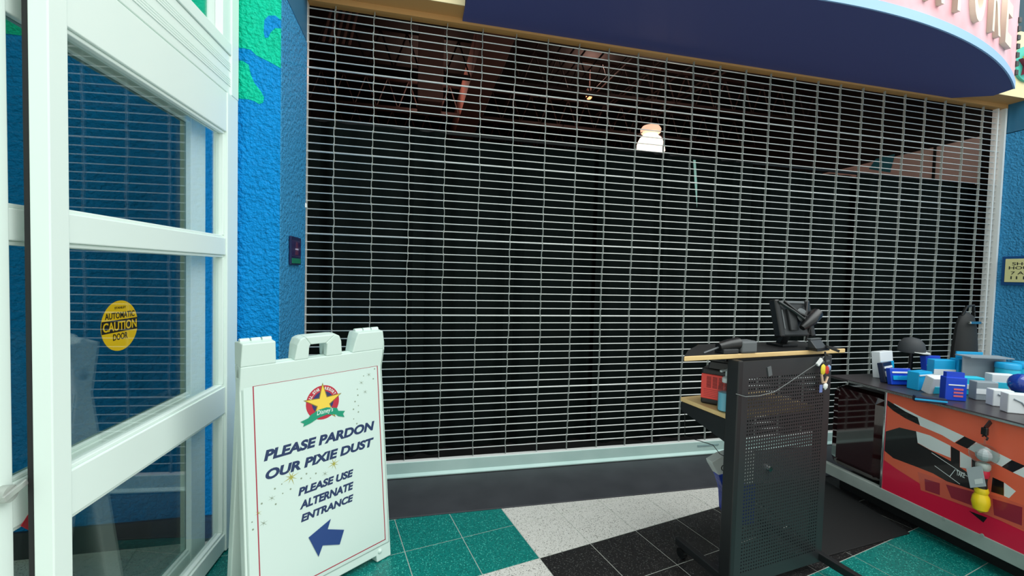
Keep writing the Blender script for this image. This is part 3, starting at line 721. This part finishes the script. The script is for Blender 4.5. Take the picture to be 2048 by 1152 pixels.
cb_('countertop', XC-.012, 4.32, -2.62, -.62, .735, .752, mat('counter_top_dark','3a3436',.3), .004)
cb_('top_trim', XC-.018, XC-.010, -2.62, -.75, .736, .748, chrome, .001)
for px, py in ((1888,1037),(1965,1070)):
    p = atX(px, py, XC-.006); MB().tube([L(p), L(p)+Vector((-.004,0,0))], .007, 10).build('rail_screw', steel, dc, smooth=True)
blkp = mat('print_black', '171516', .25, coat=.4); whp = mat('print_white', 'dfe6e4', .25, coat=.4); dred = mat('print_dark_red', '94283a', .3, coat=.4); borr = mat('print_orange', 'd65f4a', .3, coat=.4)
def cp(nm, zp, m, lay): 
    pts = [L(atX(1640+a/3.272, 800+b_/3.272, XC)) for a, b_ in zp]
    pts = [Vector((XC-3.75-.0004*lay, min(p.y, 1.6-.975), max(.166, min(.734, p.z)))) for p in pts]
    return MB().prism(pts, (-.0004,0,0)).build(nm, m, fpn)
cp('orange_field', [(360,-90),(1335,140),(1700,220),(1700,1080),(1335,860),(1020,715),(830,645),(650,545),(500,450),(365,370)], orng, 0)
cp('film_band', [(640,470),(830,530),(1040,600),(1200,640),(1335,690),(1600,780),(1600,960),(1335,850),(1135,770),(1010,715),(830,650),(660,590)], borr, 1)
cp('film_frame', [(685,515),(785,545),(785,622),(690,590)], dred, 2); cp('film_frame', [(825,552),(1008,602),(1000,692),(860,640)], dred, 2)
cp('film_frame', [(1130,645),(1325,702),(1322,822),(1140,752)], dred, 2); cp('film_frame', [(1355,712),(1550,770),(1550,910),(1355,835)], dred, 2)
cp('arrow_mark', [(975,725),(1095,770),(1070,802)], blkp, 2)
cp('clap_stripe_white', [(480,20),(660,110),(800,170),(945,238),(880,278),(800,230),(660,170),(520,70)], whp, 1)
cp('clap_stripe_black', [(400,-10),(480,25),(560,75),(640,115),(655,165),(560,120),(480,70),(390,20)], blkp, 2)
cp('clap_stripe_black', [(885,280),(945,238),(1022,274),(965,318)], blkp, 1); cp('clap_stripe_white', [(967,318),(1022,276),(1255,392),(1190,436),(1090,385)], whp, 1)
cp('clap_stripe_black', [(1190,437),(1255,393),(1345,432),(1262,474)], blkp, 1); cp('clap_stripe_white', [(1263,474),(1345,434),(1440,478),(1360,520)], whp, 1)
cp('clap_stripe_white', [(630,205),(720,232),(855,300),(855,378),(720,325),(640,280)], whp, 1); cp('clap_stripe_black', [(857,302),(915,335),(915,440),(857,400)], blkp, 1)
cp('clap_stripe_white', [(917,337),(992,380),(992,455),(917,440)], whp, 1); cp('clap_stripe_black', [(994,382),(1060,420),(1060,500),(994,455)], blkp, 1)
cp('clap_stripe_black', [(1130,505),(1203,538),(1203,626),(1120,600)], blkp, 1); cp('clap_stripe_white', [(1205,540),(1282,597),(1238,642),(1205,628)], whp, 1)
cp('clap_board', [(385,190),(520,180),(630,205),(640,282),(720,327),(860,402),(960,470),(1070,560),(1045,602),(830,532),(740,480),(640,440),(480,380),(390,320)], blkp, 1)
for pa, pb in (((730,345),(965,500)),((750,430),(915,550)),((885,455),(850,500))):
    a, b_ = [L(atX(1640+q[0]/3.272, 800+q[1]/3.272, XC-.0014)) for q in (pa, pb)]
    MB().bar(a, b_, .0025, .0006, up=(1,0,0)).build('white_line', whp, fpn)
a, b_ = atX(1640+893/3.272, 800+490/3.272, XC), atX(1640+948/3.272, 800+512/3.272, XC)
put_mesh('lettering', text_mesh('TAKE', (b_-a).length, .026, .0004, 0, .02), whp, frame_mat(L((XC-.0014, a.y, a.z)), (0, b_.y-a.y, b_.z-a.z), (0,0,1)), fpn)

# ---- goods on the counter
def goods_box(px, py, Y, w, d, h, rz, m, lab, cat, name, tilt=0, extra=None, group=None, z=.7525):
    p = atY(px, py, Y); o = empty(name, (p.x, Y, z), rz, lab, cat, group)
    bm_ = B(-w/2, w/2, -d/2, d/2, 0, h)
    if tilt: bm_.xf(Matrix.Rotation(tilt, 4, 'X'))
    bm_.build('body', m, o, bevel=.004)
    return o
cyan = mat('pack_cyan','18a6dd',.35); roy = mat('pack_royal','1846c8',.3); lcy = mat('pack_light_cyan','28c4e4',.35); wpk = mat('pack_white','e6ebee',.35); dnv = mat('pack_navy','141c3c',.3); gpk = mat('pack_grey','8f9aa2',.4)
o = goods_box(1936, 745, -.95, .17, .06, .16, -.3, cyan, 'bright cyan carton with a hanging tab at the back of the counter', 'package', 'cyan_carton')
B(-.075,.075,-.004,.004,.16,.205).build('hang_tab', cyan, o); B(-.012,.012,-.006,-.004,.178,.190).build('tab_slot', dnv, o)
o = goods_box(1935, 770, -1.12, .13, .05, .10, -.35, lcy, 'turquoise carton in front of the tall cyan carton with the hanging tab', 'package', 'turquoise_carton')
B(-.066,.066,-.03,-.025,.035,.06).build('label_band', wpk, o)
o = goods_box(1905, 795, -1.20, .095, .045, .125, -.45, roy, 'royal blue pouch with red and white print near the counter edge', 'pouch', 'blue_pouch')
MB().box(-.04,.04,-.012,.012,.12,.15).build('pouch_seal', roy, o)
B(-.036,.036,-.0245,-.0222,.082,.088).build('stripe', wpk, o)
for k in range(3): B(-.012,.03,-.0245,-.0222,.022+.018*k,.031+.018*k).build('print_line', mat('print_rose','d86a78',.4), o)
o = goods_box(1866, 790, -1.07, .10, .05, .10, -.2, wpk, 'white soft package leaning between cyan box and royal blue pouch', 'package', 'white_package', tilt=.25)
B(-.03,.05,-.03,-.026,.01,.05).xf(Matrix.Rotation(.25,4,'X')).build('label', lcy, o)
o = goods_box(1838, 775, -.99, .12, .06, .105, .1, cyan, 'small sky blue box left of the white soft package on the counter', 'package', 'sky_blue_box')
B(-.062,.062,-.034,-.030,.085,.092).build('label_band', wpk, o)
for k, (px, Y, m, h, rz, lab) in enumerate(((1775,-.82,dnv,.12,.3,'dark navy blister pack nearest the left end of the counter'),
                                       (1800,-.90,roy,.10,-.2,'dark blue blister pack second from the left end of the counter'))):
    o = goods_box(px, 770, Y, .13, .03, h, rz, m, lab, 'package', 'blister_pack', tilt=-.2, group='blister packs at the left end of the counter')
    B(-.055,.055,-.022,-.015,h*.30,h*.55).xf(Matrix.Rotation(-.2,4,'X')).build('card_print', cyan if k else wpk, o)
    B(-.055,.055,-.019,-.015,h*.7,h*.8).xf(Matrix.Rotation(-.2,4,'X')).build('white_stripe', wpk, o)
    MB().lathe([(.002,0),(.03,.004),(.03,.018),(.002,.022)], 14, (0,0,0), 1.3, .6).xf(Matrix.Rotation(-.2,4,'X') @ Matrix.Translation((0,-.026,h*.42)) @ Matrix.Rotation(PI/2,4,'X')).build('bubble', clr, o, smooth=True)
# more packs behind and on top
for (px, py, Y, w, d, h, rz, tl, m, m2, nm, lab, cat) in (
    (1768,735,-.72,.15,.05,.17,.2,-.1,wpk,cyan,'white_box','tall white box with a cyan band standing at the far left back of the counter','package'),
    (1866,735,-.80,.11,.04,.15,-.1,-.15,roy,wpk,'royal_box','royal blue box with a white band behind the sky blue box','package'),
    (1880,765,-.90,.13,.05,.15,-.25,0,cyan,wpk,'blue_white_carton','blue carton with a wide white band behind the white soft package','package'),
    (1965,800,-1.22,.10,.05,.10,-.4,0,gpk,wpk,'grey_carton','plain grey carton between the royal blue pouch and the white cartons','package'),
    (2000,775,-1.16,.12,.05,.12,-.4,0,wpk,lcy,'pale_carton','pale carton with turquoise band behind the two white cartons','package'),
    (1858,812,-1.22,.13,.03,.03,-.6,0,dnv,cyan,'flat_box','flat navy box lying along the counter edge left of the pouch','package')):
    o = goods_box(px, py, Y, w, d, h, rz, m, lab, cat, nm, tilt=tl)
    B(-w*.5-.001, w*.5+.001, -d/2-.0022, -d/2, h*.35, h*.62).xf(Matrix.Rotation(tl,4,'X')).build('label_band', m2, o)
p = atY(1806, 700, -.66); o = empty('dark_cap', (p.x+.0, -.71, .7525), .2, 'dark grey cap on a display stem at the back left of the counter', 'cap')
MB().tube([(0,0,0),(0,0,.17)], .012, 8).build('stem', blk, o); MB().lathe([(.06,0),(.06,.004)], 18).build('stand_base', blk, o)
MB().lathe([(.070,.16),(.072,.18),(.065,.22),(.042,.25),(.004,.26)], 20).build('crown', mat('cap_grey','3a3d40',.7), o, smooth=True)
MB().prism([(-.06,-.04,.165),(-.045,-.08,.160),(.0,-.10,.158),(.045,-.08,.160),(.06,-.04,.165)], (0,0,.006)).build('brim', mat('brim_pale','c9ccc8',.6), o, bevel=.002)
# black bag on stand
p = atY(1926, 740, -.72)
o = empty('garment_bag', (p.x, -.72, .7525), 0, 'tall black bag with silver clasp standing at the back of the counter', 'bag')
MB().lathe([(.085,0),(.09,.05),(.082,.2),(.068,.33),(.05,.40),(.012,.43)], 16, (0,0,0), 1.15, .6).build('body', mat('bag_black','1d1f20',.7), o, smooth=True)
B(-.05,.05,-.055,-.040,.355,.372).build('clasp', chrome, o, bevel=.004)
MB().tube([(-.04,0,.41),(-.02,-.01,.47),(.04,-.01,.48),(.07,0,.40)], .009, 8).build('handle', blk, o, smooth=True)
# grey card, white boxes, cylinders, ball
p = atY(1966, 748, -1.02); o = empty('grey_card', (p.x, -1.02, .7525), -.3, 'flat grey display card standing behind the white cartons', 'card')
B(-.12,.12,-.003,.003,0,.185).build('card', gpk, o); B(-.12,.12,-.05,.05,.185,.191).xf(Matrix.Rotation(0,4,'X')).build('shelf_lip', gpk, o)
for k, (px, py, Y, w, h, lab) in enumerate(((1998,818,-1.32,.085,.085,'white carton at the counter edge, left one of two'), (2032,830,-1.42,.10,.095,'white carton with grey swoosh at the counter edge near the right picture edge'))):
    o = goods_box(px, py, Y, w, .05, h, -.5, wpk, lab, 'package', 'white_carton', group='white cartons at the counter edge')
    MB().tube([(-w*.3,-.0265,h*.75),(0,-.0265,h*.6),(w*.25,-.0265,h*.25)], .004, 6).build('swoosh', gpk, o)
for k, (px, lab) in enumerate(((2014,'turquoise round tub, left one of two beside the blue wall'), (2038,'turquoise round tub, right one of two at the picture edge'))):
    p = atY(px, 760, -1.1); o = empty('round_tub', (p.x+.04*k, -1.1, .7525), 0, lab, 'tub', 'turquoise tubs')
    MB().lathe([(.05,0),(.052,.005),(.052,.13),(.05,.135)], 20).build('body', lcy, o, smooth=True)
    MB().lathe([(.055,.135),(.055,.16),(.05,.166),(.001,.168)], 20).build('lid', cyan, o, smooth=True)
p = atY(2042, 790, -1.28); o = empty('blue_ball', (p.x, -1.28, .7525), 0, 'glossy dark blue toy ball on a teal cup at the right picture edge', 'ball')
MB().lathe([(.04,0),(.045,.03),(.04,.05)], 18).build('cup', mat('cup_teal','19b89a',.3), o, smooth=True)
MB().lathe([(.055*math.sin(PI*k/10), .095-.055*math.cos(PI*k/10)) if 0 < k < 10 else (.001, .095-.055*math.cos(PI*k/10)) for k in range(11)], 20).build('ball', mat('ball_blue','1a3fa0',.12,coat=.6), o, smooth=True)
# bubble wand hanging on counter edge
a = atX(1975, 845, XC-.03); e_ = atX(1967, 1015, XC-.05)
o = empty('bubble_wand', (XC-.055, (a.y+e_.y)/2, e_.z-.03), 0, 'clear globe bubble wand with yellow end hanging on a clip from the counter edge', 'toy')
Hh = a.z-(e_.z-.03)
tz = lambda py: atX(1970, py, XC-.055).z-(e_.z-.03)
MB().lathe([(.004,tz(1029)),(.026,tz(1022)),(.033,tz(1008)),(.030,tz(997)),(.022,tz(990)),(.026,tz(984)),(.022,tz(978))], 20).build('yellow_end', mat('wand_yellow','f2d21c',.3), o, smooth=True)
MB().lathe([(.019,tz(978)),(.017,tz(966)),(.018,tz(956))], 16).build('black_grip', blk, o, smooth=True)
MB().lathe([(.021,tz(956)),(.024,tz(950)),(.024,tz(944)),(.022,tz(941))], 16).build('red_band', mat('wand_red','c8203c',.35), o, smooth=True)
MB().lathe([(.022,tz(941)),(.026,tz(937)),(.026,tz(930)),(.020,tz(927))], 16).build('silver_band', steel, o, smooth=True)
Rg = (tz(888)-tz(930))/2; zc2 = (tz(888)+tz(930))/2
wcl = glass('wand_clear', (.86,.90,.90), 1.45)
MB().lathe([(max(.001,Rg*1.05*math.sin(PI*k/12)), zc2-Rg*math.cos(PI*k/12)) for k in range(13)], 22).build('clear_globe', wcl, o, smooth=True)
MB().lathe([(max(.001,Rg*.6*math.sin(PI*k/8)), zc2-.1*Rg-Rg*.6*math.cos(PI*k/8)) for k in range(9)], 9).build('foil_core', mat('pearl_grey','b9bec0',.25), o)
MB().tube([(0,0,zc2+Rg),(.002,0,zc2+Rg+.03)], .004, 6).build('loop', wcl, o)
cl0 = zc2+Rg+.02
MB().tube([(0,-.006,cl0),(0,-.010,cl0+.012),(0,.004,cl0+.022),(0,.010,cl0+.012)], .004, 8).build('hook', blk, o, smooth=True)
B(-.012,.004,-.012,.012,cl0+.022,cl0+.058).build('clip_body', blk, o, bevel=.004)
MB().bar((-.002,0,cl0+.055),(.03,0,cl0+.085), .02, .006, up=(0,1,0)).build('clip_jaw', blk, o)
tg = [atX(1640+q[0]/3.272, 800+q[1]/3.272, XC-.085)-o.location for q in ((957,445),(1060,430),(1088,565),(985,575))]
t_ = MB().prism(tg, (-.0012,0,0)).build('price_tag', mat('tag_grey','b4bdc0',.5), o)
tg2 = [atX(1640+q[0]/3.272, 800+q[1]/3.272, XC-.0864)-o.location for q in ((1010,520),(1062,512),(1068,545),(1016,552))]
MB().prism(tg2, (-.0006,0,0)).build('barcode_label', whp, t_)

# ------------------------------------------------------------------ wall signs
hs = empty('shop_hours_sign', (5.743, -.22, 1.379), 0, 'cream shop hours sign in a dark blue frame on the right blue wall', 'sign')
fr = B(-.020,.0,-.149,.149,0,.26).build('frame', mat('frame_blue','0f4c86',.5), hs, bevel=.004)
pt = B(-.026,-.020,-.124,.124,.028,.236).build('plate', mat('plate_cream','e3dfa0',.5), hs, bevel=.002)
inkd = mat('sign_ink','2a2c28',.5)
for body, w, z in (('SHOP', .155, .178), ('HOURS', .195, .142), ('7 AM -', .165, .096), ('11 PM', .165, .054)):
    put_mesh('lettering', text_mesh(body, w, .027, .0006, 0, .012, 'CENTER'), inkd, frame_mat((-.026, 0, z), (0,-1,0), (0,0,1)), pt)
ps2 = empty('framed_notice', (-.156, -.278, 1.383), 0, 'small dark framed notice with purple picture and green strip on the left return wall', 'sign')
B(0,.012,-.102,.102,0,.155).build('frame', mat('notice_navy','14204a',.4), ps2, bevel=.003)
B(.012,.0135,-.088,.088,.045,.135).build('picture', mat('notice_purple','2c2350',.3), ps2)
MB().prism([(.0135,-.03,.055),(.0135,.035,.055),(.0135,.025,.125),(.0135,-.01,.128)], (.0006,0,0)).build('print_shape', mat('notice_plum','5c3350',.3), ps2)
B(.0135,.0145,-.025,.035,.083,.091).build('print_stripe', mat('notice_pale','c9bcd8',.3), ps2)
gs = B(.012,.0138,-.088,.088,.008,.036).build('green_strip', mat('notice_green','127a5c',.4), ps2)
# small tags stuck on the grille guide
o = MB().lathe([(.002,0),(.014,.006),(.012,.03),(.002,.036)], 12).build('latch_knob', whp, smooth=True); o.location = atY(610, 417, -.02)
tag(o, 'small pale latch knob on the left guide of the rolling grille', 'latch')
